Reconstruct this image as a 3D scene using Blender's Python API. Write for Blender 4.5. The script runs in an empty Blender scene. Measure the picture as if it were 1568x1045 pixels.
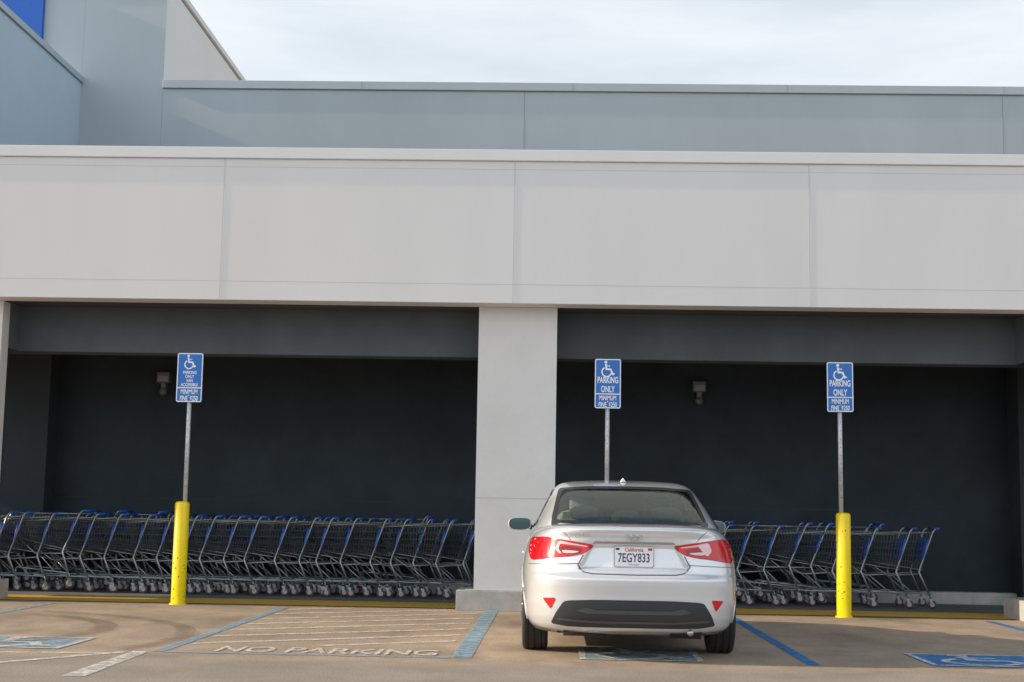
import bpy, bmesh, math, random
import numpy as np
from mathutils import Matrix, Vector
random.seed(7)
SC=bpy.context.scene; COL=bpy.context.collection
# ------------------------------------------------------------------ materials
def newmat(name):
    m=bpy.data.materials.new(name); m.use_nodes=True
    return m, m.node_tree.nodes, m.node_tree.links, m.node_tree.nodes['Principled BSDF']
def mat(name,col,rough=.6,metal=0.,var=0.,vscale=3.,bump=0.,bscale=80.,coat=0.,spec=.5,col2=None,stretch=None,bdist=.01):
    m,N,L,b=newmat(name)
    b.inputs['Base Color'].default_value=(*col,1); b.inputs['Roughness'].default_value=rough
    b.inputs['Metallic'].default_value=metal; b.inputs['Coat Weight'].default_value=coat
    b.inputs['Coat Roughness'].default_value=.04
    b.inputs['Specular IOR Level'].default_value=spec
    tc=N.new('ShaderNodeTexCoord'); src=tc.outputs['Object']
    if stretch:
        mp=N.new('ShaderNodeMapping'); mp.inputs['Scale'].default_value=stretch
        L.new(src,mp.inputs['Vector']); src=mp.outputs['Vector']
    if var>0 or col2:
        n=N.new('ShaderNodeTexNoise'); n.inputs['Scale'].default_value=vscale; n.inputs['Detail'].default_value=8
        n.inputs['Roughness'].default_value=.65
        L.new(src,n.inputs['Vector'])
        r=N.new('ShaderNodeValToRGB'); r.color_ramp.elements[0].position=.3; r.color_ramp.elements[1].position=.7
        c2=col2 if col2 else tuple(min(1,c*(1+var)) for c in col)
        c1=tuple(c*(1-var) for c in col)
        r.color_ramp.elements[0].color=(*c1,1); r.color_ramp.elements[1].color=(*c2,1)
        L.new(n.outputs['Fac'],r.inputs['Fac']); L.new(r.outputs['Color'],b.inputs['Base Color'])
    if bump>0:
        n2=N.new('ShaderNodeTexNoise'); n2.inputs['Scale'].default_value=bscale; n2.inputs['Detail'].default_value=4
        L.new(tc.outputs['Object'],n2.inputs['Vector'])
        bp=N.new('ShaderNodeBump'); bp.inputs['Strength'].default_value=bump; bp.inputs['Distance'].default_value=bdist
        L.new(n2.outputs['Fac'],bp.inputs['Height']); L.new(bp.outputs['Normal'],b.inputs['Normal'])
    return m
def worn(name,col,thr=.45,scale=6.,rough=.7,soft=.12,amax=1.):
    m,N,L,b=newmat(name)
    b.inputs['Base Color'].default_value=(*col,1); b.inputs['Roughness'].default_value=rough
    tc=N.new('ShaderNodeTexCoord')
    n=N.new('ShaderNodeTexNoise'); n.inputs['Scale'].default_value=scale; n.inputs['Detail'].default_value=10; n.inputs['Roughness'].default_value=.75
    L.new(tc.outputs['Object'],n.inputs['Vector'])
    r=N.new('ShaderNodeMapRange'); r.inputs['From Min'].default_value=thr-soft; r.inputs['From Max'].default_value=thr+soft; r.inputs['To Max'].default_value=amax
    L.new(n.outputs['Fac'],r.inputs['Value'])
    L.new(r.outputs['Result'],b.inputs['Alpha'])
    return m
M={}
M['fascia']=mat('fascia_stucco',(.70,.692,.69),.85,var=.035,vscale=.9,bump=.3,bscale=140,bdist=.003,stretch=(1,1,.3))
M['joint']=mat('panel_joint',(.50,.50,.51),.8)
M['coping']=mat('metal_coping',(.71,.705,.70),.5,metal=.05,var=.03,vscale=1.2)
M['upper']=mat('upper_stucco',(.445,.495,.52),.9,var=.06,vscale=.6,bump=.3,bscale=110,bdist=.003,stretch=(1,1,.4))
M['upper_l']=mat('upper_stucco_light',(.48,.59,.67),.9,var=.05,vscale=.5,bump=.3,bscale=110,bdist=.003)
M['side']=mat('tower_stucco_light',(.80,.80,.78),.9,var=.04,vscale=.5,bump=.3,bscale=110,bdist=.003)
M['ujoint']=mat('upper_joint',(.29,.33,.35),.8)
M['ucoping']=mat('upper_coping',(.44,.49,.52),.5,var=.05,vscale=1.)
M['column']=mat('column_stucco',(.66,.652,.64),.9,var=.05,vscale=1.5,bump=.6,bscale=60,bdist=.008)
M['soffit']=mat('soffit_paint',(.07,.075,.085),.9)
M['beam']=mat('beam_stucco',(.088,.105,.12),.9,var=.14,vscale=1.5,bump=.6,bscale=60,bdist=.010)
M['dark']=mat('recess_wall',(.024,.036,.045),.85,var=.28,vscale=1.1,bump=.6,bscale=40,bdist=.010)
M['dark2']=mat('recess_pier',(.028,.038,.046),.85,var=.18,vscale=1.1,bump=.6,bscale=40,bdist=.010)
M['blue']=mat('blue_sign_face',(.008,.11,.50),.45,var=.05)
M['conc']=mat('concrete',(.44,.43,.41),.85,var=.2,vscale=4,bump=.4,bscale=60)
M['walk']=mat('walkway_concrete',(.15,.15,.15),.85,var=.25,vscale=2,bump=.3,bscale=60)
M['metal']=mat('galvanised_steel',(.52,.54,.55),.45,metal=.5,var=.18,vscale=20)
M['yellow']=mat('bollard_yellow',(.90,.67,.005),.42,var=.08,vscale=6,bump=.15,bscale=30)
M['chip']=mat('paint_chip',(.14,.11,.05),.8)
M['signblue']=mat('sign_blue',(.010,.15,.54),.35)
M['white']=mat('sign_white',(.88,.89,.90),.4)
M['fixture']=mat('fixture_grey',(.17,.17,.16),.5,metal=.2)
M['lens']=mat('lamp_lens',(.30,.32,.33),.25)
M['black']=mat('black_plastic',(.02,.021,.023),.5)
M['gblue']=worn('ground_paint_blue',(.27,.41,.51),.44,9)
M['gblue2']=worn('ground_paint_deep_blue',(.03,.21,.48),.41,9)
M['gblue3']=worn('ground_paint_faded_blue',(.30,.43,.52),.47,7)
M['gwhite']=worn('ground_paint_white',(.76,.73,.68),.47,10)
M['gwhite2']=worn('ground_paint_white_faint',(.80,.74,.66),.49,8)
M['skid']=worn('skid_rubber',(.12,.09,.075),.60,2.2,soft=.3,amax=.6)

def ground_mat():
    m,N,L,b=newmat('asphalt')
    tc=N.new('ShaderNodeTexCoord')
    def noise(s,d=8,r=.6,st=None):
        n=N.new('ShaderNodeTexNoise'); n.inputs['Scale'].default_value=s; n.inputs['Detail'].default_value=d; n.inputs['Roughness'].default_value=r
        if st:
            mp=N.new('ShaderNodeMapping'); mp.inputs['Scale'].default_value=st; L.new(tc.outputs['Object'],mp.inputs['Vector']); L.new(mp.outputs['Vector'],n.inputs['Vector'])
        else: L.new(tc.outputs['Object'],n.inputs['Vector'])
        return n.outputs['Fac']
    def ramp(f,a,ca,bb,cb):
        r=N.new('ShaderNodeValToRGB'); e=r.color_ramp.elements; e[0].position=a; e[0].color=(*ca,1); e[1].position=bb; e[1].color=(*cb,1)
        L.new(f,r.inputs['Fac']); return r.outputs['Color']
    def mul(a,c,f=1.):
        x=N.new('ShaderNodeMix'); x.data_type='RGBA'; x.blend_type='MULTIPLY'; x.inputs['Factor'].default_value=f
        L.new(a,x.inputs['A']); L.new(c,x.inputs['B']); return x.outputs['Result']
    base=ramp(noise(.55,6,.6),.32,(.355,.27,.195),.68,(.50,.385,.28))
    c=mul(base,ramp(noise(2.6,8,.7,(1,.6,1)),.3,(.74,.74,.76),.7,(1.14,1.12,1.08)))
    c=mul(c,ramp(noise(60,3,.7),.35,(.72,.72,.72),.65,(1.18,1.18,1.18)))
    c=mul(c,ramp(noise(1.1,5,.5,(1,.35,1)),.30,(.66,.66,.68),.45,(1,1,1)))
    sx=N.new('ShaderNodeSeparateXYZ'); L.new(tc.outputs['Object'],sx.inputs[0])
    mr=N.new('ShaderNodeMapRange'); mr.inputs['From Min'].default_value=11.2; mr.inputs['From Max'].default_value=10.9
    L.new(sx.outputs['Y'],mr.inputs['Value'])
    mx=N.new('ShaderNodeMix'); mx.data_type='RGBA'; L.new(mr.outputs['Result'],mx.inputs['Factor']); L.new(c,mx.inputs['A'])
    g=mul(ramp(noise(1.2,8,.6),.3,(.27,.23,.185),.7,(.38,.32,.26)),ramp(noise(60,3,.7),.35,(.70,.70,.70),.65,(1.22,1.22,1.22)))
    L.new(g,mx.inputs['B'])
    L.new(mx.outputs['Result'],b.inputs['Base Color'])
    b.inputs['Roughness'].default_value=.8
    bp=N.new('ShaderNodeBump'); bp.inputs['Strength'].default_value=.4; bp.inputs['Distance'].default_value=.004
    L.new(noise(70,4,.7),bp.inputs['Height']); L.new(bp.outputs['Normal'],b.inputs['Normal'])
    return m
M['ground']=ground_mat()
def domes():
    m,N,L,b=newmat('tactile_yellow')
    tc=N.new('ShaderNodeTexCoord'); v=N.new('ShaderNodeTexVoronoi'); v.inputs['Scale'].default_value=16; v.inputs['Randomness'].default_value=0
    L.new(tc.outputs['Object'],v.inputs['Vector'])
    r=N.new('ShaderNodeValToRGB'); e=r.color_ramp.elements; e[0].position=.25; e[0].color=(.92,.58,.09,1); e[1].position=.45; e[1].color=(.72,.42,.06,1)
    L.new(v.outputs['Distance'],r.inputs['Fac'])
    n=N.new('ShaderNodeTexNoise'); n.inputs['Scale'].default_value=3; n.inputs['Detail'].default_value=8
    L.new(tc.outputs['Object'],n.inputs['Vector'])
    x=N.new('ShaderNodeMix'); x.data_type='RGBA'; x.blend_type='MULTIPLY'; x.inputs['Factor'].default_value=.25
    L.new(r.outputs['Color'],x.inputs['A']); L.new(n.outputs['Fac'],x.inputs['B']); L.new(x.outputs['Result'],b.inputs['Base Color'])
    b.inputs['Roughness'].default_value=.6
    bp=N.new('ShaderNodeBump'); bp.invert=True; bp.inputs['Distance'].default_value=.01; L.new(v.outputs['Distance'],bp.inputs['Height']); L.new(bp.outputs['Normal'],b.inputs['Normal'])
    return m
M['tactile']=domes()
# ------------------------------------------------------------------ mesh builder
class MB:
    def __init__(s): s.v=[]; s.f=[]; s.mi=[]; s.sm=[]; s.mats=[]
    def m(s,name):
        if name not in s.mats: s.mats.append(name)
        return s.mats.index(name)
    def add(s,vs,fs,mn,smooth=False):
        o=len(s.v); s.v+= [tuple(v) for v in vs]; i=s.m(mn)
        for f in fs: s.f.append([o+k for k in f]); s.mi.append(i); s.sm.append(smooth)
    def box(s,x0,x1,y0,y1,z0,z1,mn):
        vs=[(x0,y0,z0),(x1,y0,z0),(x1,y1,z0),(x0,y1,z0),(x0,y0,z1),(x1,y0,z1),(x1,y1,z1),(x0,y1,z1)]
        s.add(vs,[(0,3,2,1),(4,5,6,7),(0,1,5,4),(1,2,6,5),(2,3,7,6),(3,0,4,7)],mn)
    def tube(s,pts,r,mn,n=6,cap=True):
        pts=[Vector(p) for p in pts]
        rr=r if isinstance(r,(list,tuple)) else [r]*len(pts)
        vs=[]
        for i,p in enumerate(pts):
            if i==0: d=pts[1]-p
            elif i==len(pts)-1: d=p-pts[i-1]
            else: d=(pts[i+1]-p).normalized()+(p-pts[i-1]).normalized()
            d.normalize(); up=Vector((0,0,1)) if abs(d.z)<.9 else Vector((0,1,0))
            a=d.cross(up).normalized(); b=a.cross(d)
            for k in range(n):
                t=2*math.pi*k/n; vs.append(p+(a*math.cos(t)+b*math.sin(t))*rr[i])
        fs=[]
        for i in range(len(pts)-1):
            for k in range(n):
                fs.append((i*n+k,i*n+(k+1)%n,(i+1)*n+(k+1)%n,(i+1)*n+k))
        if cap: fs.append(tuple(range(n))[::-1]); fs.append(tuple((len(pts)-1)*n+k for k in range(n)))
        s.add(vs,fs,mn,n>4)
    def poly(s,pts,mn): s.add(pts,[tuple(range(len(pts)))],mn)
    def lathe(s,c,axis,prof,mn,n=32,smooth=True):
        vs=[]
        for r,h in prof:
            for k in range(n):
                t=2*math.pi*k/n; a,b=r*math.cos(t),r*math.sin(t)
                p={'X':(h,a,b),'Y':(a,h,b),'Z':(a,b,h)}[axis]
                vs.append((c[0]+p[0],c[1]+p[1],c[2]+p[2]))
        fs=[(i*n+k,i*n+(k+1)%n,(i+1)*n+(k+1)%n,(i+1)*n+k) for i in range(len(prof)-1) for k in range(n)]
        s.add(vs,fs,mn,smooth)
    def obj(s,name,parent=None,loc=(0,0,0),recalc=True):
        me=bpy.data.meshes.new(name); me.from_pydata(s.v,[],s.f)
        for n in s.mats: me.materials.append(M[n])
        me.polygons.foreach_set('material_index',s.mi); me.polygons.foreach_set('use_smooth',s.sm)
        me.update()
        if recalc:
            bm=bmesh.new(); bm.from_mesh(me); bmesh.ops.recalc_face_normals(bm,faces=bm.faces); bm.to_mesh(me); bm.free()
        o=bpy.data.objects.new(name,me); COL.objects.link(o); o.location=loc
        if parent: o.parent=parent
        return o
def empty(name,loc=(0,0,0)):
    e=bpy.data.objects.new(name,None); e.location=loc; COL.objects.link(e); return e
def bevel(o,w=.01,seg=2):
    b=o.modifiers.new('b','BEVEL'); b.width=w; b.segments=seg; b.limit_method='ANGLE'; return o
def strip2d(pts,w,closed=False):
    P=[Vector(p).to_2d() if len(p)>2 else Vector(p) for p in pts]; n=len(P); L=[];R=[]
    for i in range(n):
        if closed: a=P[i-1]; c=P[(i+1)%n]
        else: a=P[i-1] if i>0 else None; c=P[i+1] if i<n-1 else None
        d1=(P[i]-a).normalized() if a is not None else None; d2=(c-P[i]).normalized() if c is not None else None
        if d1 is None: d1=d2
        if d2 is None: d2=d1
        t=(d1+d2).normalized(); nn=Vector((-t.y,t.x)); k=1/max(.35,nn.dot(Vector((-d1.y,d1.x))))
        L.append(P[i]+nn*w/2*k); R.append(P[i]-nn*w/2*k)
    q=[]
    for i in range(n if closed else n-1):
        j=(i+1)%n; q.append([L[i],L[j],R[j],R[i]])
    return q
def arc(cx,cy,r,a0,a1,n=20): return [(cx+r*math.cos(math.radians(a0+(a1-a0)*i/n)),cy+r*math.sin(math.radians(a0+(a1-a0)*i/n))) for i in range(n+1)]
def isa(mb,fn,mn,dz):
    k=0
    disc=arc(.40,.90,.085,0,360,16)[:-1]; mb.poly([fn(u,v,0) for u,v in disc],mn)
    for pl,w in [([(.40,.79),(.435,.49),(.68,.48),(.80,.20),(.90,.235)],.10),([(.43,.68),(.64,.665)],.075),(arc(.45,.33,.27,118,345,26),.075)]:
        k+=1
        for q in strip2d(pl,w): mb.poly([fn(p.x,p.y,k*dz) for p in q],mn)
def textmesh(body,size,mn,parent,mtx,name='lettering',sx=1.,align='CENTER',extrude=0,bold=0):
    c=bpy.data.curves.new(name,'FONT'); c.body=body; c.size=size; c.align_x=align; c.extrude=extrude; c.offset=bold
    o=bpy.data.objects.new(name,c); COL.objects.link(o)
    bpy.context.view_layer.update()
    me=bpy.data.meshes.new_from_object(o); bpy.data.objects.remove(o)
    for v in me.vertices: v.co.x*=sx
    me.materials.clear(); me.materials.append(M[mn])
    t=bpy.data.objects.new(name,me); COL.objects.link(t); t.matrix_local=mtx
    if parent: t.parent=parent; t.matrix_local=mtx
    return t
RX90=Matrix.Rotation(math.pi/2,4,'X')
def T(x,y,z): return Matrix.Translation((x,y,z))
# ------------------------------------------------------------------ ground
mb=MB(); mb.poly([(-1500,-1500,0),(1500,-1500,0),(1500,1500,0),(-1500,1500,0)],'ground'); mb.obj('ground')
mb=MB(); mb.poly([(-40,18.15,.004),(40,18.15,.004),(40,23,.004),(-40,23,.004)],'walk'); mb.obj('walkway')
mb=MB(); mb.poly([(-40,17.27,.008),(40,17.27,.008),(40,18.25,.008),(-40,18.25,.008)],'tactile'); mb.obj('tactile_paving')
pm=empty('parking_bay_markings')
def rect(mb,x0,x1,y0,y1,z,mn): mb.poly([(x0,y0,z),(x1,y0,z),(x1,y1,z),(x0,y1,z)],mn)
mb=MB(); z=.004
rect(mb,-3.20,-3.10,11.5,16.95,z,'gblue'); rect(mb,-.80,-.64,11.5,17.1,z,'gblue'); rect(mb,-3.09,-.81,11.45,11.54,z,'gblue')
rect(mb,2.02,2.12,11.5,16.6,z,'gblue2'); rect(mb,-5.95,-5.85,11.5,16.9,z,'gblue'); rect(mb,5.0,5.1,11.5,16.9,z,'gblue2')
mb.obj('bay_lines',pm)
mb=MB()
for k in range(7):
    ya=12.25+k*.72
    xa,xb=-3.05,-.86; s=.62
    yb=ya+(xb-xa)*s
    if yb>17.0: xb=xa+(17.0-ya)/s; yb=17.0
    if xb-xa<.2: continue
    mb.poly([(xa,ya-.07,z),(xb,yb-.07,z),(xb,yb+.07,z),(xa,ya+.07,z)],'gwhite2')
mb.poly([(-1.9,12.25,z),(-.86,12.9,z),(-.86,13.02,z),(-2.05,12.28,z)],'gwhite2')
mb.obj('hatching',pm)
mb=MB()
mb.poly([(-3.35,11.5,z),(-3.22,11.5,z),(-3.16,9.75,z),(-3.32,9.75,z)],'gwhite')
mb.poly([(-4.3,10.2,z),(-4.25,10.1,z),(-3.38,11.35,z),(-3.38,11.5,z)],'gwhite')
mb.poly([(-4.6,11.2,z),(-4.6,11.1,z),(-3.5,11.28,z),(-3.5,11.36,z)],'gwhite2')
rect(mb,2.0,2.1,9.0,10.0,z,'gwhite2')
mb.obj('white_lines',pm)
t=textmesh('NO PARKING',.60,'gwhite',pm,T(-1.83,11.60,.008),'no_parking_lettering',sx=.50,bold=.008)
def gsym(x0,y0,w,h,mn,name,border='gwhite'):
    mb=MB(); rect(mb,x0,x0+w,y0,y0+h,.004,mn)
    pts=[(x0+.03,y0+.03),(x0+w-.03,y0+.03),(x0+w-.03,y0+h-.03),(x0+.03,y0+h-.03)]
    for q in strip2d(pts,.05,True): mb.poly([(p.x,p.y,.007) for p in q],border)
    isa(mb,lambda u,v,o:(x0+w*(.0+u*.95),y0+h*(.03+v*.92),.008+o),border,.0006)
    mb.obj(name,pm)
gsym(-5.0,11.55,1.03,1.0,'gblue3','symbol_a'); gsym(.22,11.55,1.0,1.05,'gblue3','symbol_b'); gsym(3.03,11.62,1.12,1.0,'gblue2','symbol_c')
mb=MB()
def arcstrip(cx,cy,r,a0,a1,w,mn,z,ky=1.):
    for q in strip2d([(x,cy+(y-cy)*ky) for x,y in arc(cx,cy,r,a0,a1,30)],w): mb.poly([(p.x,p.y,z) for p in q],mn)
arcstrip(-6.2,13.2,2.0,-50,70,.22,'skid',.0105); arcstrip(-6.3,12.6,3.0,-20,75,.18,'skid',.0125)
mb.obj('skid_marks',pm)
# ------------------------------------------------------------------ building
B=empty('store_building')
mb=MB(); mb.box(-14,14,16.8,17.12,3.635,5.37,'fascia')
fa=mb.obj('fascia',B); 
mb=MB(); mb.box(-14.02,14.02,16.765,17.2,5.372,5.51,'coping')
c=mb.obj('fascia_coping',B); bevel(c,.008)
mb=MB()
for k in range(-3,5): 
    x=-.525+3.53*k; mb.box(x-.004,x+.004,16.7985,16.81,3.65,5.36,'joint'); 
    mb.box(x+.008,x+.014,16.7965,16.81,3.65,5.36,'coping')
for zz in (3.865,5.27): mb.box(-14,14,16.799,16.81,zz-.003,zz+.003,'joint')
mb.box(-14,14,16.796,16.81,3.636,3.644,'joint')
mb.obj('fascia_joints',B)
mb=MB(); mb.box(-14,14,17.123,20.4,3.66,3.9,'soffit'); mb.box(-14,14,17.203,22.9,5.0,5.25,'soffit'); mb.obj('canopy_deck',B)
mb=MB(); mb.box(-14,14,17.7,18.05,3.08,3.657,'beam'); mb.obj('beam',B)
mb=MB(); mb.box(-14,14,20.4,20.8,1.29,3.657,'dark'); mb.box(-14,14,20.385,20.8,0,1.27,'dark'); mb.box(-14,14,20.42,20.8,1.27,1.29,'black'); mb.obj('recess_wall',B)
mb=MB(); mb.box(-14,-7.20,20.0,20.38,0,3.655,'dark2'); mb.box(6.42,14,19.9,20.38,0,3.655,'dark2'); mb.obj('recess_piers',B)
mb=MB(); mb.box(-7.19,6.41,20.1,20.38,0.0,.17,'conc'); o=mb.obj('wall_kerb',B); bevel(o,.02)
for i,x0 in enumerate((-7.74,-.94,5.69)):
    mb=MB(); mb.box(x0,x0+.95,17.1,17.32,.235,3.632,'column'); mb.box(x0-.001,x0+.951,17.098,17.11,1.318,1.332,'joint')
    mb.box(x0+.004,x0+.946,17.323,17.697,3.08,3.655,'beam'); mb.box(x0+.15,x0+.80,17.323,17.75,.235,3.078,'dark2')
    o=mb.obj('column',B)
    e=1.15 if i else .97
    mb=MB(); mb.box(x0-.20,x0+e,16.98,17.75,0,.235,'conc'); mb.box(x0-.10,x0+e-.1,17.04,17.7,.2352,.243,'conc'); o=mb.obj('column_plinth',B); bevel(o,.025)
# upper storey
mb=MB(); mb.box(-6.65,16,23.0,23.4,5.0,8.12,'upper'); mb.obj('upper_wall',B)
mb=MB(); mb.box(-8.04,-7.002,23.0,23.4,5.0,10.0,'upper'); mb.box(-16,-8.042,23.0,23.4,5.0,10.0,'upper'); mb.box(-7.0015,-6.652,22.998,23.001,5.0,10.0,'upper'); mb.obj('tower_front',B)
mb=MB(); mb.box(-7.0,-6.653,23.003,44,5.0,9.98,'side'); mb.obj('tower_side_wall',B)
mb=MB(); mb.box(-7.05,-6.60,22.95,44.0,10.003,10.1,'coping'); mb.box(-16,-7.052,22.95,23.45,10.002,10.1,'ucoping'); mb.obj('tower_coping',B)
mb=MB(); mb.box(-6.648,16,22.955,23.45,8.122,8.262,'ucoping'); o=mb.obj('upper_coping',B); bevel(o,.008)
mb=MB()
for x in (-.58,7.29): mb.box(x-.006,x+.006,22.998,23.01,5.0,8.118,'ujoint')
for x in (-3.30,.22,3.76,7.3): mb.box(x-.004,x+.004,22.953,22.96,8.125,8.258,'ujoint')
mb.obj('upper_joints',B)
mb=MB(); mb.box(-16,-8.04,17.3,22.998,5.26,8.2,'upper_l'); mb.obj('side_wing',B)
mb=MB(); mb.box(-8.14,-8.0,17.25,22.998,8.203,8.30,'ucoping'); o=mb.obj('side_wing_coping',B)
mb=MB(); mb.box(-16,-8.73,22.90,22.998,8.31,9.99,'blue'); mb.obj('blue_panel',B)
for x,zz in ((-5.65,2.95),(2.05,2.93)):
    mb=MB(); mb.box(x-.09,x+.09,20.24,20.398,zz-.02,zz+.13,'fixture'); mb.box(x-.075,x+.075,20.232,20.242,zz-.005,zz+.08,'lens')
    mb.box(x-.035,x+.035,20.27,20.398,zz-.09,zz-.02,'fixture')
    mb.lathe((x,20.30,zz-.15),'Z',[(0.001,-.055),(.03,-.05),(.052,-.025),(.058,0),(.05,.03),(.035,.06)],'fixture',16)
    o=mb.obj('wall_light'); bevel(o,.01)
# ------------------------------------------------------------------ signs, bollards
def roundrect(x0,x1,y0,y1,r,n=5):
    P=[]
    for cx,cy,a in ((x1-r,y1-r,0),(x0+r,y1-r,90),(x0+r,y0+r,180),(x1-r,y0+r,270)): P+=arc(cx,cy,r,a,a+90,n)
    return P
def parking_sign(x,y,zc,van,lean=0):
    e=empty('accessible_parking_sign',(x,y,0)); e.rotation_euler=(0,lean,0)
    mb=MB(); w,h=.158,.30
    P=roundrect(-w,w,zc-h,zc+h,.022)
    n=len(P); mb.add([(p[0],-.04,p[1]) for p in P]+[(p[0],-.036,p[1]) for p in P],[tuple(range(n)),tuple(range(n,2*n))[::-1]]+[(i,(i+1)%n,n+(i+1)%n,n+i) for i in range(n)],'signblue')
    for q in strip2d(roundrect(-w+.008,w-.008,zc-h+.008,zc+h-.008,.018),.011,True): mb.poly([(p.x,-.0415,p.y) for p in q],'white')
    for q in strip2d([(-w+.012,zc-.125),(w-.012,zc-.125)],.012): mb.poly([(p.x,-.0418,p.y) for p in q],'white')
    s=.21 if not van else .185
    isa(mb,lambda u,v,o:(-s/2*.95+u*s-.01,-.0415-o,zc+h-.018-s+v*s),'white',.0005)
    mb.obj('sign_board',e)
    if van: lines=[('PARKING',.055,.055),('ONLY',.005,.055),('VAN',-.045,.055),('ACCESSIBLE',-.095,.055)]; k=.76; lines=[(a,b-.01,c*.95) for a,b,c in lines]
    else: lines=[('PARKING',.008,.105),('ONLY',-.102,.105)]; k=.575
    lines2=[('MINIMUM',-.200,.080),('FINE  $250',-.280,.080)]
    for b,dz,s2 in lines: textmesh(b,s2,'white',e,T(0,-.042,zc+dz)@RX90,'lettering',sx=k,bold=.0022 if not van else .001)
    for b,dz,s2 in lines2: textmesh(b,s2,'white',e,T(0,-.042,zc+dz)@RX90,'lettering',sx=.60,bold=.0014)
    mb=MB()
    mb.tube([(0,0,.9),(0,0,zc+.29)],.028,'metal',12)
    for zz in (zc+.22,zc-.22): 
        mb.box(-.032,.032,-.036,-.02,zz-.02,zz+.02,'metal'); mb.lathe((0,-.043,zz),'Y',[(.0005,-.006),(.009,-.004),(.011,0.0)],'metal',10)
    for zz in np.arange(1.4,2.35,.1): mb.lathe((0,-.0285,zz),'Y',[(.0005,-.001),(.006,-.0008),(.006,.002)],'fixture',8)
    mb.obj('post',e)
    return e
def bollard(x,y,h=1.22):
    e=empty('bollard',(x,y,0)); mb=MB(); r=.086
    mb.lathe((0,0,0),'Z',[(r+.02,0),(r+.018,.012),(r,.014),(r,h-.03),(r-.006,h-.012),(r-.02,h-.002),(.03,h+.004)],'yellow',32)
    rnd=random.Random(int(x*100))
    for k in range(15):
        a=math.radians(rnd.uniform(200,340)); zz=rnd.choice([rnd.uniform(.02,.45),rnd.uniform(.1,h-.1)]); s=rnd.uniform(.003,.013)
        c=Vector((math.cos(a),math.sin(a),0))*(r+.0012); t=Vector((-math.sin(a),math.cos(a),0))
        mb.poly([c+t*s*rnd.uniform(.5,1)*math.cos(j*1.05)+Vector((0,0,zz+s*rnd.uniform(.6,1.4)*math.sin(j*1.05))) for j in range(6)],'chip')
    mb.obj('post_shell',e)
for x,van,l,dx in ((-4.45,True,.0,-.03),(.63,False,0,0),(3.42,False,-.003,.02)):
    bollard(x+dx,17.15); parking_sign(x,17.15,2.72,van,l)
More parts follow.
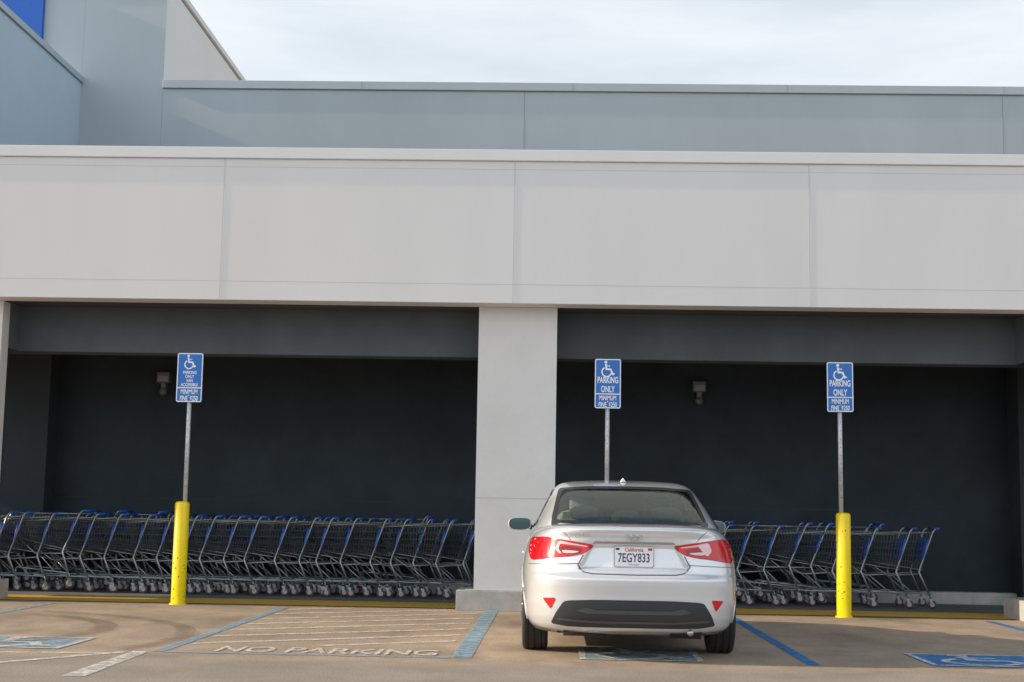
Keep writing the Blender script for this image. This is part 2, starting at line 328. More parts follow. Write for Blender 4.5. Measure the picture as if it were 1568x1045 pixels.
# ------------------------------------------------------------------ shopping carts
M['cwire']=mat('cart_wire',(.14,.155,.17),.38,metal=.6)
M['cframe']=mat('cart_frame',(.30,.33,.35),.33,metal=.7)
M['cblue']=mat('cart_blue_plastic',(.008,.11,.50),.4)
M['cgrey']=mat('caster_grey',(.07,.07,.075),.5)
M['chub']=mat('caster_hub',(.50,.30,.33),.5)
def cart():
    mb=MB()
    rt,rb=Vector((-.06,0,.99)),Vector((-.17,0,.50)); ft,fb=Vector((-.98,0,.93)),Vector((-.86,0,.60))
    wrt,wrb,wft,wfb=.275,.235,.215,.18
    def side(u,v,s):
        b=rb.lerp(fb,u); t=rt.lerp(ft,u); p=b.lerp(t,v)
        w=(wrb*(1-u)+wfb*u)*(1-v)+(wrt*(1-u)+wft*u)*v
        return Vector((p.x,s*w,p.z))
    for s in (-1,1):
        for k in range(23): 
            u=k/22; mb.tube([side(u,0,s),side(u,1,s)],.0034,'cwire',4,False)
        for v in (0,.18,.36,.55,.75): mb.tube([side(0,v,s),side(1,v,s)],.0045,'cwire',4,False)
        mb.tube([side(0,1,s),side(1,1,s)],.0085,'cframe',6)
        mb.tube([side(0,0,s),side(1,0,s)],.007,'cframe',5)
        y=s*.285
        mb.tube([(.045,y*.95,1.035),(-.005,y,1.03),(-.035,y,.99),(-.195,y*.93,.52),(-.215,y*.93,.47),(-.20,y*.95,.43),(-.085,y,.17)],.0135,'cframe',7)
        mb.tube([(-.205,y*.93,.45),(-.60,y*.75,.42),(-.86,y*.62,.59)],.010,'cframe',6)
        mb.tube([(-.10,y,.20),(-.82,y*.70,.22),(-.86,y*.64,.20)],.012,'cframe',6)
        mb.tube([(-.55,y*.78,.42),(-.30,y*.92,.205)],.009,'cframe',6)
        for x0,yy in ((-.085,y),(-.86,y*.64)):
            mb.tube([(x0,yy,.20),(x0+.012,yy,.13)],.012,'cframe',6)
            for q in (-.018,.018): mb.poly([(x0-.018,yy+q,.135),(x0+.03,yy+q,.135),(x0+.038,yy+q,.055),(x0+.018,yy+q,.055)],'cframe')
            mb.lathe((x0+.028,yy,.058),'Y',[(.001,-.014),(.025,-.0145),(.026,-.0135),(.052,-.013),(.057,-.008),(.057,.008),(.052,.013),(.001,.014)],'cgrey',14)
            for q in (-.0155,.0155): mb.lathe((x0+.028,yy+q,.058),'Y',[(.001,0),(.030,0.0005*np.sign(q))],'chub',10)
    for k in range(11):
        f=-1+2*k/10
        a=side(0,0,1);b=side(1,0,1);t=side(1,1,1); r0=side(0,0,1); r1=side(0,1,1)
        mb.tube([(a.x,f*a.y,a.z),(b.x,f*b.y,b.z),(t.x,f*t.y,t.z)],.003,'cwire',4,False)
        mb.tube([(r0.x,f*r0.y,r0.z),(r1.x-.02,f*r1.y,r1.z-.08)],.003,'cwire',4,False)
    for v in (0,.3,.6,1): 
        p=side(1,v,1); mb.tube([(p.x,-p.y,p.z),(p.x,p.y,p.z)],.006,'cwire',5)
        p=side(0,v*.85,1); mb.tube([(p.x,-p.y,p.z),(p.x,p.y,p.z)],.005,'cwire',5)
    for u in (.2,.4,.6,.8): p=side(u,0,1); mb.tube([(p.x,-p.y,p.z),(p.x,p.y,p.z)],.004,'cwire',4)
    for x,y in ((-.35,.25),(-.7,.21)): mb.tube([(x,-y,.21),(x,y,.21)],.009,'cframe',6)
    mb.tube([(.045,-.28,1.036),(.045,.28,1.036)],.017,'cblue',10)
    for s in (-1,1): mb.tube([(.045,s*.285,1.036),(.01,s*.288,1.034)],.0185,'cblue',8)
    q=[(-.105,.90),(-.165,.64)]
    mb.add([(q[0][0],-.22,q[0][1]),(q[0][0],.22,q[0][1]),(q[1][0],.20,q[1][1]),(q[1][0],-.20,q[1][1]),(q[0][0]-.012,-.22,q[0][1]),(q[0][0]-.012,.22,q[0][1]),(q[1][0]-.012,.20,q[1][1]),(q[1][0]-.012,-.20,q[1][1])],
       [(0,1,2,3),(4,5,6,7),(0,1,5,4),(1,2,6,5),(2,3,7,6),(3,0,4,7)],'cblue')
    for s in (-1,1): mb.tube([(-.095,s*.284,.90),(-.170,s*.262,.58)],.015,'cblue',6)
    return mb
cm=cart(); c0=cm.obj('shopping_cart'); CM=c0.data; first=True
rnd=random.Random(3)
def place(x,y,tilt=0):
    global first
    if first: o=c0; first=False
    else: o=bpy.data.objects.new('shopping_cart',CM); COL.objects.link(o)
    up=rnd.random()<.15
    o.location=(x+rnd.uniform(-.05,.05),y+rnd.uniform(-.03,.03),.006+(.045 if up else 0))
    o.rotation_euler=(0,math.radians(3.5) if up else 0,math.radians(rnd.uniform(-2,2)))
x=-.98
while x>-9.5: place(x,19.28); x-=.318
x=-1.15
while x>-9.5:
    if rnd.random()<.8: place(x,19.80)
    x-=.33
x=4.96
for k in range(13):
    place(x,19.15); x-=.318 if k!=1 else .42
x=4.35
for k in range(11): place(x,19.75); x-=.33
# ------------------------------------------------------------------ CAR
M['paint']=mat('car_paint_silver_white',(.72,.735,.765),.28,metal=.30,coat=1.,bump=.0)
def glassmat(name,tint,minf):
    m,N,L,b=newmat(name); N.remove(b)
    t=N.new('ShaderNodeBsdfTransparent'); t.inputs['Color'].default_value=(*tint,1)
    g=N.new('ShaderNodeBsdfGlossy'); g.inputs['Roughness'].default_value=.03; g.inputs['Color'].default_value=(.85,.95,.88,1)
    f=N.new('ShaderNodeFresnel'); f.inputs['IOR'].default_value=1.5
    mr=N.new('ShaderNodeMapRange'); mr.inputs['To Min'].default_value=minf; mr.inputs['To Max'].default_value=1
    L.new(f.outputs[0],mr.inputs['Value'])
    x=N.new('ShaderNodeMixShader'); L.new(mr.outputs['Result'],x.inputs[0]); L.new(t.outputs[0],x.inputs[1]); L.new(g.outputs[0],x.inputs[2])
    L.new(x.outputs[0],N['Material Output'].inputs['Surface']); return m
M['glass']=glassmat('car_glass',(.62,.70,.64),.02)
M['frit']=mat('glass_border',(.012,.013,.014),.25)
M['gap']=mat('panel_gap',(.07,.07,.075),.7)
M['red']=mat('tail_lamp_red',(.62,.006,.014),.2,coat=.3)
M['red2']=mat('tail_lamp_dark_red',(.26,.004,.010),.2,coat=.3)
M['clear']=mat('tail_lamp_clear',(.82,.55,.55),.15,coat=.4)
M['reflr']=mat('reflector_red',(.62,.01,.01),.3)
M['trim']=mat('black_trim',(.032,.035,.039),.6,bump=.2,bscale=200)
M['trim2']=mat('grey_trim',(.075,.08,.087),.5)
M['chrome']=mat('chrome',(.55,.56,.57),.15,metal=1.)
M['tyre']=mat('tyre_rubber',(.022,.022,.023),.8,bump=.5,bscale=60)
M['alloy']=mat('alloy',(.45,.46,.47),.3,metal=.9)
M['plate']=mat('plate_white',(.80,.81,.82),.35)
M['pblue']=mat('plate_text',(.02,.03,.14),.5)
M['pred']=mat('plate_red',(.55,.03,.05),.5)
M['seat']=mat('seat_cloth',(.45,.47,.47),.8)
M['int']=mat('interior',(.09,.095,.092),.8)
M['liner']=mat('headliner',(.20,.205,.20),.9)
M['amber']=mat('green_sticker',(.65,.70,.10),.6)
M['under']=mat('underbody',(.015,.015,.016),.8)
M['mirr']=mat('mirror_glass',(.10,.17,.20),.06,metal=1.)
CX,CY=.64,11.32
CAR=empty('parked_car',(CX,CY,0))
def tab(zs,vs,h=.008):
    zs=np.array(zs,float); vs=np.array(vs,float)
    def f(z):
        z=np.asarray(z,float); return sum(np.interp(z+o,zs,vs) for o in np.linspace(-h,h,7))/7
    return f
bw=tab([.20,.26,.32,.45,.60,.72,.82,.90,.95,1.0,1.03,1.05,1.062,1.070,1.078,1.084],[.83,.872,.892,.910,.918,.915,.900,.880,.855,.815,.775,.735,.69,.62,.48,.30],.012)
br=tab([.20,.24,.28,.34,.42,.52,.60,.645,.665,.685,.72,.80,.90,.975,1.01,1.03,1.048,1.060,1.070,1.078,1.084],[.30,.14,.09,.05,.028,.018,.004,0,.006,.058,.066,.080,.100,.092,.062,.050,.058,.10,.24,.55,.95],.005)
bf=tab([.20,.30,.45,.60,.75,.9,1.0,1.05,1.07,1.084],[4.55,4.78,4.82,4.81,4.76,4.66,4.5,4.3,4.1,3.7],.02)
NB=5.2; YM=2.41
def sstep(a,b,x): t=np.clip((x-a)/(b-a),0,1); return t*t*(3-2*t)
def hexmask(x,z):
    zt=.915; zb=.715
    half=.335+ (zt-z)*.55
    return sstep(0,.022,half-np.abs(x))*sstep(0,.016,zt-z)*sstep(0,.016,z-zb)
def bodyrear(x,z):
    w=bw(z); t=np.clip(np.abs(x)/w,0,1); yn=(1-t**NB)**(1/NB)
    return YM-(YM-br(z))*yn+.075*t**2*yn**4+.032*hexmask(x,z)
def bodymesh():
    zs=np.concatenate([np.arange(.20,1.0,.011),np.arange(1.0,1.085,.0045)])
    nphi=420; ph=np.linspace(0,2*np.pi,nphi,endpoint=False)
    cs,sn=np.cos(ph),np.sin(ph); V=[]
    for z in zs:
        w=float(bw(z)); r=float(br(z)); f=float(bf(z))
        k=(np.abs(cs)**NB+np.abs(sn)**NB)**(-1/NB); x=w*cs*k; yn=np.abs(sn)*k; t=np.abs(cs)*k
        NF=3.6; kf=(np.abs(cs)**NF+np.abs(sn)**NF)**(-1/NF); xf=w*cs*kf; ynf=np.abs(sn)*kf
        yr=YM-(YM-r)*yn+.075*t**2*yn**4+np.where(sn<0,.032*hexmask(x,np.full_like(x,z))*(yn>.9),0)
        yf=YM+(f-YM)*ynf
        X=np.where(sn<0,x,xf); Y=np.where(sn<0,yr,yf)
        s=1-.27*sstep(2.9,4.8,Y); Z=np.where(z>.5,.5+(z-.5)*s,z)
        V+=list(zip(X.tolist(),Y.tolist(),Z.tolist()))
    nl=len(zs); F=[]
    for i in range(nl-1):
        for k in range(nphi): F.append((i*nphi+k,i*nphi+(k+1)%nphi,(i+1)*nphi+(k+1)%nphi,(i+1)*nphi+k))
    F.append(tuple(range(nphi))[::-1])
    top=[(nl-1)*nphi+k for k in range(nphi)]
    V.append((0,2.3,float(1.088-.02))); c=len(V)-1
    for k in range(nphi): F.append((top[k],top[(k+1)%nphi],c))
    return V,F
V,F=bodymesh()
mb=MB(); mb.add(V,F,'paint',True); mb.m('under')
body=mb.obj('body',CAR)
for p in body.data.polygons:
    if p.normal.z<-.8: p.material_index=1
AX=(1.09,3.90)
cut=MB(); cut.m('paint')
for ay in AX:
    for s in (-1,1):
        n=48; c=[]
        for xx in (s*.60,s*1.1):
            c+=[(xx,ay+.375*math.cos(2*math.pi*k/n),.335+.375*math.sin(2*math.pi*k/n)) for k in range(n)]
        cut.add(c,[tuple(range(n)),tuple(range(n,2*n))]+[(k,(k+1)%n,n+(k+1)%n,n+k) for k in range(n)],'under')
co=cut.obj('cutter'); co.location=(CX,CY,0)
bo=body.modifiers.new('arch','BOOLEAN'); bo.operation='DIFFERENCE'; bo.object=co; bo.solver='EXACT'
bpy.context.view_layer.update()
dg=bpy.context.evaluated_depsgraph_get(); nm=bpy.data.meshes.new_from_object(body.evaluated_get(dg))
body.modifiers.clear(); body.data=nm; bpy.data.objects.remove(co)
nm.materials.clear(); nm.materials.append(M['paint']); nm.materials.append(M['under'])
mb=MB()
for ay in AX:
    for s in (-1,1):
        pts=[]
        for k in range(25):
            a=math.radians(-8+196*k/24); yy=ay+.378*math.cos(a); zz=.335+.378*math.sin(a)
            t=abs((yy-YM)/(YM-.02)); w=float(bw(zz))*(1-min(t,.999)**NB)**(1/NB) if yy<YM else float(bw(zz))*(1-min(abs(yy-YM)/(float(bf(zz))-YM),.999)**3.6)**(1/3.6)
            pts.append((s*(w-.006),yy,zz))
        mb.tube(pts,.010,'paint',6)
mb.obj('arch_lips',CAR)
def chaikin(P,n=2,q=.25):
    for _ in range(n):
        o=[]
        for i in range(len(P)):
            a,b=P[i],P[(i+1)%len(P)]
            o.append((a[0]*(1-q)+b[0]*q,a[1]*(1-q)+b[1]*q)); o.append((a[0]*q+b[0]*(1-q),a[1]*q+b[1]*(1-q)))
        P=o
    return P
CEN=Vector((0,2.4,.85))
def drape(polys,fn,mn,name,parent,step=.03):
    bm=bmesh.new()
    for P in polys:
        vs=[bm.verts.new((p[0],p[1],0)) for p in P]
        try: bm.faces.new(vs)
        except: pass
    bmesh.ops.triangulate(bm,faces=bm.faces)
    for ax in (0,1):
        c=[v.co[ax] for v in bm.verts]; a=math.floor(min(c)/step)*step
        while a<max(c):
            co=[0,0,0]; co[ax]=a; no=[0,0,0]; no[ax]=1
            bmesh.ops.bisect_plane(bm,geom=bm.verts[:]+bm.edges[:]+bm.faces[:],plane_co=co,plane_no=no,dist=1e-6); a+=step
    for v in bm.verts: v.co=Vector(fn(v.co.x,v.co.y))
    bm.normal_update()
    for f in bm.faces:
        if f.normal.dot(f.calc_center_median()-CEN)<0: f.normal_flip()
    me=bpy.data.meshes.new(name); bm.normal_update(); bm.to_mesh(me); bm.free()
    me.materials.append(M[mn])
    for p in me.polygons: p.use_smooth=True
    o=bpy.data.objects.new(name,me); COL.objects.link(o); o.parent=parent
    return o
def R(off): return lambda x,z:(x,float(bodyrear(x,z))-off,z)
def mir(P): return [(-a,b) for a,b in P][::-1]
lamp=[(.825,.958),(.70,.966),(.56,.946),(.42,.926),(.318,.910),(.335,.882),(.40,.842),(.50,.820),(.62,.808),(.72,.790),(.825,.772),(.850,.86)]
streak=[(.600,.941),(.50,.922),(.37,.901),(.37,.894),(.50,.908),(.585,.916),(.600,.875),(.57,.838),(.595,.838),(.625,.875)]
for s in (1,-1):
    f=(lambda P:P) if s>0 else mir
    lc=f(chaikin(lamp,2,.18))
    drape([lc],R(.007),'red','tail_lamp',CAR)
    drape([f(chaikin([(.575,.905),(.40,.882),(.44,.843),(.56,.832),(.585,.87)],2,.2))],R(.010),'red2','lamp_inner',CAR)
    drape([f(chaikin([(.575,.868),(.43,.860),(.46,.845),(.56,.840)],1,.2))],R(.0115),'clear','lamp_reverse',CAR)
    drape([f(chaikin(streak,1,.15))],R(.012),'clear','lamp_streak',CAR)
    drape([[tuple(p) for p in qq] for qq in strip2d(lc,.004,True)],R(.0045),'gap','lamp_gap',CAR,step=.2)
    drape([f(chaikin([(.615,.492),(.72,.485),(.70,.455),(.655,.400)],1,.12))],R(.006),'reflr','reflector',CAR)
def line(P,w=.006,off=.0025,mn='gap',name='panel_gap'):
    drape([[tuple(p) for p in q] for q in strip2d(P,w)],R(off),mn,name,CAR,step=.02)
line([(-.40,.832),(-.445,.75),(-.40,.70),(-.33,.686),(0,.682),(.33,.686),(.40,.70),(.445,.75),(.40,.832)],.008)
for s in (-1,1):
    line([(s*.42,.765),(s*.60,.755),(s*.80,.745),(s*.86,.74)],.005)
    line([(s*.50,.945),(s*.55,1.0),(s*.60,1.035)],.004)
drape([chaikin([(-.655,.285),(-.615,.375),(-.555,.465),(-.51,.476),(-.3,.486),(.3,.486),(.51,.476),(.555,.465),(.615,.375),(.655,.285),(.5,.265),(-.5,.265)],1,.12)],R(.006),'trim','lower_valance',CAR)
drape([[(-.46,.395),(-.38,.425),(-.30,.405),(.30,.405),(.38,.425),(.46,.395),(.36,.375),(-.36,.375)]],R(.010),'trim2','valance_strip',CAR)
drape([[(-.60,.335),(-.615,.315),(-.3,.300),(.3,.300),(.615,.315),(.60,.335),(.3,.318),(-.3,.318)]],R(.0095),'trim2','valance_lip',CAR)
drape([[(-.33,.922),(-.31,.940),(.31,.940),(.33,.922)]],R(.006),'chrome','lid_garnish',CAR)
pl=empty('licence_plate'); pl.parent=CAR; py=float(bodyrear(0,.84))-.016; pl.location=(0,py,.822)
mb=MB(); P=roundrect(-.152,.152,-.076,.076,.012); n=len(P)
mb.add([(p[0],-.004,p[1]) for p in P]+[(p[0],.01,p[1]) for p in P],[tuple(range(n))]+[(i,(i+1)%n,n+(i+1)%n,n+i) for i in range(n)],'plate')
for q in strip2d(roundrect(-.156,.156,-.080,.080,.014),.008,True): mb.poly([(p.x,-.006,p.y) for p in q],'chrome')
mb.poly([(.11,-.0045,.05),(.145,-.0045,.05),(.145,-.0045,.07),(.11,-.0045,.07)],'pred'); mb.poly([(-.145,-.0045,.052),(-.115,-.0045,.052),(-.115,-.0045,.07),(-.145,-.0045,.07)],'pblue')
mb.obj('plate_base',pl)
textmesh('7EGY833',.098,'pblue',pl,T(0,-.0055,-.040)@RX90,'plate_number',sx=.68,bold=.0012)
textmesh('California',.042,'pred',pl,T(0,-.0055,.042)@RX90,'plate_state',sx=.9,bold=.0006)
textmesh('dmv.ca.gov',.02,'pblue',pl,T(0,-.0055,-.066)@RX90,'plate_web',sx=.9)
yb=float(bodyrear(-.45,.985))
textmesh('SONATA',.042,'chrome',CAR,T(-.46,yb-.018,.968)@Matrix.Rotation(math.radians(-4),4,'Z')@RX90,'trunk_lettering',sx=1.15,extrude=.002)
mb=MB(); ye=float(bodyrear(0,.985))-.006
ring=[(.062*math.cos(a),ye,.985+.033*math.sin(a)) for a in np.linspace(0,2*math.pi,33)]
mb.tube(ring,.0045,'chrome',6); mb.tube([(-.018,ye,.962),(-.028,ye,1.007)],.005,'chrome',6); mb.tube([(.028,ye,.963),(.018,ye,1.008)],.005,'chrome',6); mb.tube([(-.024,ye,.981),(.024,ye,.989)],.005,'chrome',6)
mb.obj('emblem',CAR)
# greenhouse
gw=tab([.90,.97,1.02,1.07,1.12,1.2,1.3,1.36,1.40,1.43,1.45,1.463,1.472,1.478],[.89,.865,.835,.805,.780,.740,.690,.655,.628,.59,.54,.47,.36,.20],.010)
gr=tab([.90,1.0,1.06,1.10,1.2,1.3,1.36,1.40,1.43,1.45,1.463,1.472,1.478],[.50,.58,.66,.74,1.00,1.30,1.50,1.66,1.84,2.0,2.16,2.32,2.5],.008)
gf=tab([.90,1.0,1.1,1.2,1.3,1.38,1.43,1.45,1.463,1.472,1.478],[4.15,3.95,3.70,3.45,3.20,2.99,2.86,2.80,2.75,2.71,2.68],.010)
NG=4.2
def greenx(y,z):
    r,f,w=float(gr(z)),float(gf(z)),float(gw(z)); t=min(abs(y-(r+f)/2)/((f-r)/2),1)
    return w*(1-t**NG)**(1/NG)
def gend(x,z,rear=True):
    r,f,w=float(gr(z)),float(gf(z)),float(gw(z)); t=min(abs(x)/w,1); yn=(1-t**NG)**(1/NG)
    return (r+f)/2-(f-r)/2*yn if rear else (r+f)/2+(f-r)/2*yn
rear_win=chaikin([(-.665,1.085),(-.605,1.36),(-.585,1.385),(-.3,1.402),(0,1.405),(.3,1.402),(.585,1.385),(.605,1.36),(.665,1.085),(.62,1.075),(.3,1.068),(0,1.065),(-.3,1.068),(-.62,1.075)],1,.15)
front_win=chaikin([(-.70,1.02),(-.58,1.38),(0,1.41),(.58,1.38),(.70,1.02),(0,1.0)],1,.1)
side_win=[[(1.42,1.12),(1.30,1.06),(1.45,1.035),(2.30,1.02),(2.30,1.37),(2.05,1.385),(1.80,1.33)],[(2.37,1.02),(3.45,1.005),(3.20,1.15),(2.85,1.35),(2.65,1.385),(2.37,1.385)]]
def inside(p,P):
    x,y=p; c=False; j=len(P)-1
    for i in range(len(P)):
        if (P[i][1]>y)!=(P[j][1]>y) and x<(P[j][0]-P[i][0])*(y-P[i][1])/(P[j][1]-P[i][1])+P[i][0]: c=not c
        j=i
    return c
def shrink(P,k,kz=None):
    cx=sum(p[0] for p in P)/len(P); cy=sum(p[1] for p in P)/len(P)
    return [(cx+(p[0]-cx)*k,cy+(p[1]-cy)*(kz or k)) for p in P]
zs=np.concatenate([np.arange(.90,1.40,.012),np.arange(1.40,1.4785,.0045)]); nphi=360
V=[];F=[];VI=[]
for z in zs:
    r,f,w=float(gr(z)),float(gf(z)),float(gw(z))
    for p in np.linspace(0,2*np.pi,nphi,endpoint=False):
        c,s=math.cos(p),math.sin(p); k=(abs(c)**NG+abs(s)**NG)**(-1/NG); V.append((w*c*k,(r+f)/2+(f-r)/2*s*k,float(z)))
        VI.append((max(w-.02,.01)*c*k,(r+f)/2+((f-r)/2-.025)*s*k,float(z)-.012))
rw,fw=shrink(rear_win,.96,.88),shrink(front_win,.96,.90); sw=[shrink(P,.96,.90) for P in side_win]
for i in range(len(zs)-1):
    for k in range(nphi):
        q=(i*nphi+k,i*nphi+(k+1)%nphi,(i+1)*nphi+(k+1)%nphi,(i+1)*nphi+k)
        c=[sum(V[j][a] for j in q)/4 for a in range(3)]
        ymid=(float(gr(c[2]))+float(gf(c[2])))/2; hl=(float(gf(c[2]))-float(gr(c[2])))/2
        endy=abs(c[1]-ymid)/hl
        if abs(c[0])/float(gw(c[2]))<.93 or endy>.93:
            if c[1]<ymid and inside((c[0],c[2]),rw): continue
            if c[1]>ymid and inside((c[0],c[2]),fw): continue
        if endy<.97 and any(inside((c[1],c[2]),P) for P in sw) and abs(c[0])>.5: continue
        F.append(q)
n0=(len(zs)-1)*nphi; V.append((0,2.6,1.480)); VI.append((0,2.6,1.466)) 
for k in range(nphi): F.append((n0+k,n0+(k+1)%nphi,len(V)-1))
mb=MB(); mb.add(V,F,'paint',True); mb.obj('cabin_shell',CAR)
mb=MB(); mb.add(VI,F,'liner',True); mb.obj('cabin_lining',CAR)
def ringpolys(O,I):
    n=len(O); return [[O[i],O[(i+1)%n],I[(i+1)%n],I[i]] for i in range(n)]
GR=lambda off:(lambda x,z:(x,gend(x,z)-off,z+off*.5)); GF=lambda off:(lambda x,z:(x,gend(x,z,False)+off,z+off*.5))
drape([rear_win],GR(.006),'glass','rear_window',CAR); drape(ringpolys(rear_win,shrink(rear_win,.945,.86)),GR(.009),'frit','rear_window_border',CAR)
drape([front_win],GF(.006),'glass','windscreen',CAR); drape(ringpolys(front_win,shrink(front_win,.94,.86)),GF(.009),'frit','windscreen_border',CAR)
for s in (-1,1):
    for P in side_win:
        fn=lambda off:(lambda y,z:(s*(greenx(y,z)+off),y,z+off*.3))
        drape([P],fn(.006),'glass','side_window',CAR); drape(ringpolys(P,shrink(P,.93,.84)),fn(.009),'frit','side_window_border',CAR)
    mb=MB()
    for y0 in (1.62,2.34,3.5):
        pts=[]
        for zz in np.linspace(.30,.98,14):
            yy=y0+(.12 if y0<2 else 0)*(zz-.6)
            t=abs(yy-YM)/ (2.4); w=float(bw(zz))*(1-t**(NB if yy<YM else 3.6))**(1/(NB if yy<YM else 3.6)); pts.append((s*(w-.001),yy,zz))
        mb.tube(pts,.004,'gap',5)
    for y0 in (1.75,2.75): mb.tube([(s*.895,y0,.80),(s*.915,y0+.03,.80),(s*.915,y0+.18,.80),(s*.895,y0+.21,.80)],.012,'paint',8)
    mb.obj('door_details',CAR)
    mx=s*.985; mb=MB()
    V2=[];F2=[]; nn=20; prof=[(.92,-.012),(1.,0),(.98,.05),(.8,.10),(.45,.135),(.01,.145)]
    for q,(k,h) in enumerate(prof):
        for a in range(nn):
            t=2*math.pi*a/nn; c,s2=math.cos(t),math.sin(t); kk=(abs(c)**3.2+abs(s2)**3.2)**(-1/3.2)
            V2.append((mx+.118*k*c*kk,3.28+h,1.045+.064*k*s2*kk))
    for q in range(len(prof)-1):
        for a in range(nn): F2.append((q*nn+a,q*nn+(a+1)%nn,(q+1)*nn+(a+1)%nn,(q+1)*nn+a))
    mb.add(V2[:],F2,'paint',True)
    mb.add([(mx+.108*math.cos(t)*(abs(math.cos(t))**3.2+abs(math.sin(t))**3.2)**(-1/3.2),3.266,1.045+.055*math.sin(t)*(abs(math.cos(t))**3.2+abs(math.sin(t))**3.2)**(-1/3.2)) for t in np.linspace(0,2*math.pi,24,endpoint=False)],[tuple(range(24))],'mirr')
    mb.tube([(s*.82,3.34,1.0),(mx-s*.08,3.33,1.02)],[.03,.022],'black',8)
    mb.obj('side_mirror',CAR)
mb=MB(); mb.add([(-.03,2.0,1.452),(.03,2.0,1.452),(.025,2.17,1.468),(-.025,2.17,1.468),(0,1.995,1.497),(0,2.06,1.490)],[(0,1,4),(1,2,5,4),(2,3,5),(3,0,4,5),(0,3,2,1)],'paint',False); o=mb.obj('antenna_fin',CAR); bevel(o,.008,3)
for ay in AX:
    for s in (-1,1):
        mb=MB(); c=(s*.785,ay,.325)
        mb.lathe(c,'X',[(.21,-.10),(.29,-.108),(.315,-.10),(.325,-.085),(.327,-.06),(.320,-.058),(.320,-.052),(.328,-.05),(.328,-.01),(.321,-.008),(.321,.008),(.328,.01),(.328,.05),(.320,.052),(.320,.058),(.327,.06),(.325,.085),(.315,.10),(.29,.108),(.21,.10)],'tyre',48,False)
        mb.lathe(c,'X',[(.21,-.10),(.205,-.05),(.205,.05),(.21,.10)],'alloy',32)
        mb.lathe(c,'X',[(.001,s*.06),(.205,s*.05)],'under',32)
        for k in range(5):
            a=2*math.pi*k/5+.3; mb.tube([(c[0]+s*.085,ay,.325),(c[0]+s*.09,ay+.205*math.cos(a),.325+.205*math.sin(a))],[.04,.024],'alloy',6)
        mb.obj('wheel',CAR)
mb=MB(); mb.box(-.60,.60,.35,4.5,.20,.30,'under'); mb.tube([(-.6,1.09,.26),(.6,1.09,.26)],.035,'under',8)
mb.tube([(.30,.30,.255),(.55,.30,.25)],.075,'under',14); mb.tube([(.45,.12,.235),(.45,.34,.245)],.026,'alloy',12); mb.tube([(-.55,.33,.25),(-.2,.33,.25)],.07,'under',12)
mb.obj('underbody',CAR)
mb=MB()
mb.box(-.72,.72,1.42,3.75,1.03,1.092,'int') ; mb.box(-.66,.66,.80,1.415,1.0,1.096,'int')
def hr(x,y,z,w=.13,h=.09):
    V2=[];F2=[]
    for q,(k,dy) in enumerate([(.01,-.055),(.8,-.05),(1,-.02),(1,.02),(.8,.05),(.01,.055)]):
        for a in range(16):
            t=2*math.pi*a/16; c,s2=math.cos(t),math.sin(t); kk=(abs(c)**3+abs(s2)**3)**(-1/3); V2.append((x+w*k*c*kk,y+dy,z+h*k*s2*kk))
    for q in range(5):
        for a in range(16): F2.append((q*16+a,q*16+(a+1)%16,(q+1)*16+(a+1)%16,(q+1)*16+a))
    mb.add(V2,F2,'seat',True)
hr(-.36,1.47,1.16,.14,.065); hr(.36,1.47,1.16,.14,.065); hr(0,1.50,1.14,.12,.05)
hr(-.36,2.5,1.24,.13,.10); hr(.36,2.5,1.24,.13,.10); hr(-.36,2.5,1.08,.25,.12); hr(.36,2.5,1.08,.25,.12)
mb.box(-.13,-.06,1.40,1.41,1.10,1.17,'amber'); mb.box(-.56,-.50,1.12,1.13,1.11,1.17,'amber')
mb.obj('interior',CAR)
def FR(off):
    def f(x,z):
        w=float(bw(z)); t=min(abs(x)/w,1); y=YM+(float(bf(z))-YM)*(1-t**3.6)**(1/3.6); s=1-.27*float(sstep(2.9,4.8,y)); return (x,y+off,.5+(z-.5)*s if z>.5 else z)
    return f
for s in (-1,1):
    f=(lambda P:P) if s>0 else mir
    drape([f(chaikin([(.45,.80),(.80,.92),(.84,.80),(.70,.72),(.48,.74)],2))],FR(.008),'clear','head_lamp',CAR)
drape([chaikin([(-.38,.82),(.38,.82),(.30,.62),(-.30,.62)],2)],FR(.008),'black','grille',CAR)
drape([chaikin([(-.6,.42),(.6,.42),(.5,.30),(-.5,.30)],2)],FR(.008),'black','lower_intake',CAR)
# ------------------------------------------------------------------ light, sky
EL=22; AZ=2.5
S=Vector((-math.cos(math.radians(AZ))*math.cos(math.radians(EL)),-math.sin(math.radians(AZ))*math.cos(math.radians(EL)),math.sin(math.radians(EL))))
ld=bpy.data.lights.new('sun','SUN'); ld.energy=5.0; ld.angle=math.radians(.5); ld.color=(1.,.84,.63)
lo=bpy.data.objects.new('sun',ld); COL.objects.link(lo); lo.rotation_euler=S.to_track_quat('Z','Y').to_euler(); lo.location=(-20,0,20)
W=bpy.data.worlds.new('World'); SC.world=W; W.use_nodes=True; N=W.node_tree.nodes; L=W.node_tree.links; bg=N['Background']
sky=N.new('ShaderNodeTexSky'); sky.sky_type='NISHITA'; sky.sun_disc=False; sky.sun_elevation=math.radians(EL); sky.sun_rotation=math.atan2(S.x,S.y)
sky.dust_density=2.0; sky.ozone_density=1.0; sky.air_density=1.0
tc=N.new('ShaderNodeTexCoord'); mp=N.new('ShaderNodeMapping'); mp.inputs['Scale'].default_value=(2.0,2.0,9); n=N.new('ShaderNodeTexNoise'); n.inputs['Scale'].default_value=1.8; n.inputs['Detail'].default_value=8; n.inputs['Roughness'].default_value=.55
L.new(tc.outputs['Generated'],mp.inputs['Vector']); L.new(mp.outputs['Vector'],n.inputs['Vector'])
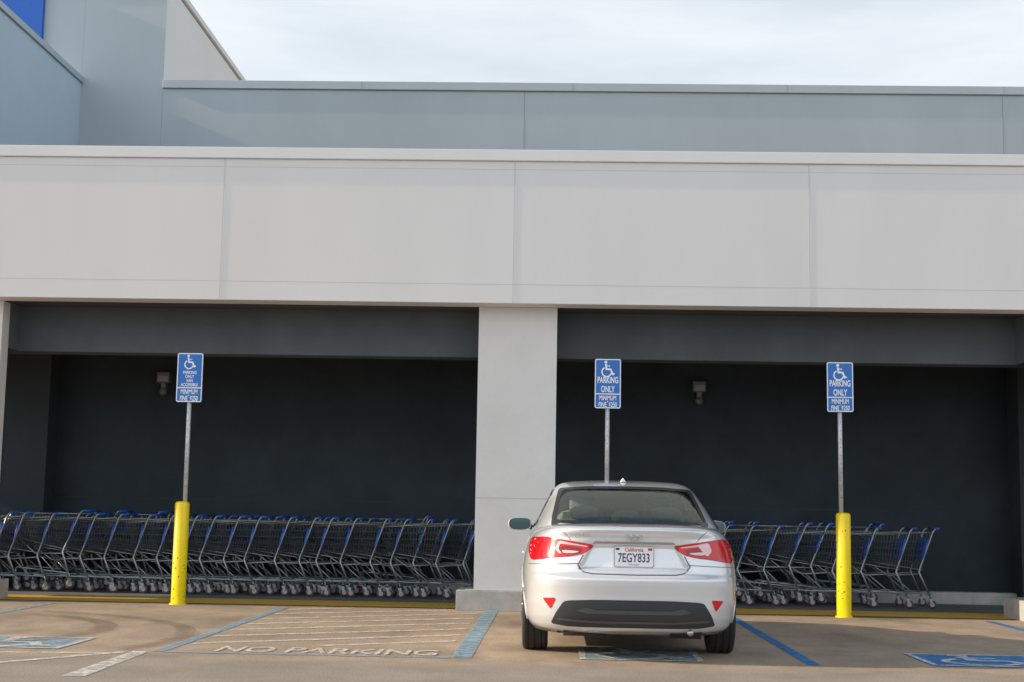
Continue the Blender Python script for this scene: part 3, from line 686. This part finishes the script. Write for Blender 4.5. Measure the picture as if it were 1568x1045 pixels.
r=N.new('ShaderNodeMapRange'); r.inputs['From Min'].default_value=.38; r.inputs['From Max'].default_value=.66; r.inputs['To Min'].default_value=.74; r.inputs['To Max'].default_value=.99
L.new(n.outputs['Fac'],r.inputs['Value'])
sx=N.new('ShaderNodeSeparateXYZ'); L.new(tc.outputs['Generated'],sx.inputs[0])
# haze thins out towards the zenith
zf=N.new('ShaderNodeMapRange'); zf.interpolation_type='SMOOTHSTEP'; zf.inputs['From Min'].default_value=.35; zf.inputs['From Max'].default_value=.80; zf.inputs['To Min'].default_value=1.; zf.inputs['To Max'].default_value=.08
L.new(sx.outputs['Z'],zf.inputs['Value'])
fm=N.new('ShaderNodeMath'); fm.operation='MULTIPLY'; L.new(r.outputs['Result'],fm.inputs[0]); L.new(zf.outputs['Result'],fm.inputs[1])
hz=N.new('ShaderNodeMapRange'); hz.inputs['From Min'].default_value=.5; hz.inputs['From Max'].default_value=-.5; hz.inputs['To Min'].default_value=1.; hz.inputs['To Max'].default_value=1.6  # extra haze brightness behind the camera, added as fill light for the facade
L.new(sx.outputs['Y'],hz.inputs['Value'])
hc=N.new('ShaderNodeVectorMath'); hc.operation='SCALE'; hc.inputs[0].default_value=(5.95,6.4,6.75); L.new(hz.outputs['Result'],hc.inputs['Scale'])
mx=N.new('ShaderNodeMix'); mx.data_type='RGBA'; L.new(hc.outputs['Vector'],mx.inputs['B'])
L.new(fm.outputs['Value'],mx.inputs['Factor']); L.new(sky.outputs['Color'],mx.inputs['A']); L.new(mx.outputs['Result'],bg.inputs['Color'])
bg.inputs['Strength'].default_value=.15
# ------------------------------------------------------------------ camera
cd=bpy.data.cameras.new('camera'); cd.lens=50; cd.sensor_width=36; cd.sensor_fit='HORIZONTAL'; cd.clip_end=4000; cd.clip_start=.1
co=bpy.data.objects.new('camera',cd); COL.objects.link(co)
R3=Matrix.Rotation(math.radians(1.79),4,'Z')@Matrix.Rotation(math.radians(96.9),4,'X')@Matrix.Rotation(math.radians(1.0),4,'Z')
co.matrix_world=Matrix.Translation((0,0,1.15))@R3; SC.camera=co
SC.view_settings.view_transform='Standard'; SC.view_settings.look='None'; SC.view_settings.exposure=0
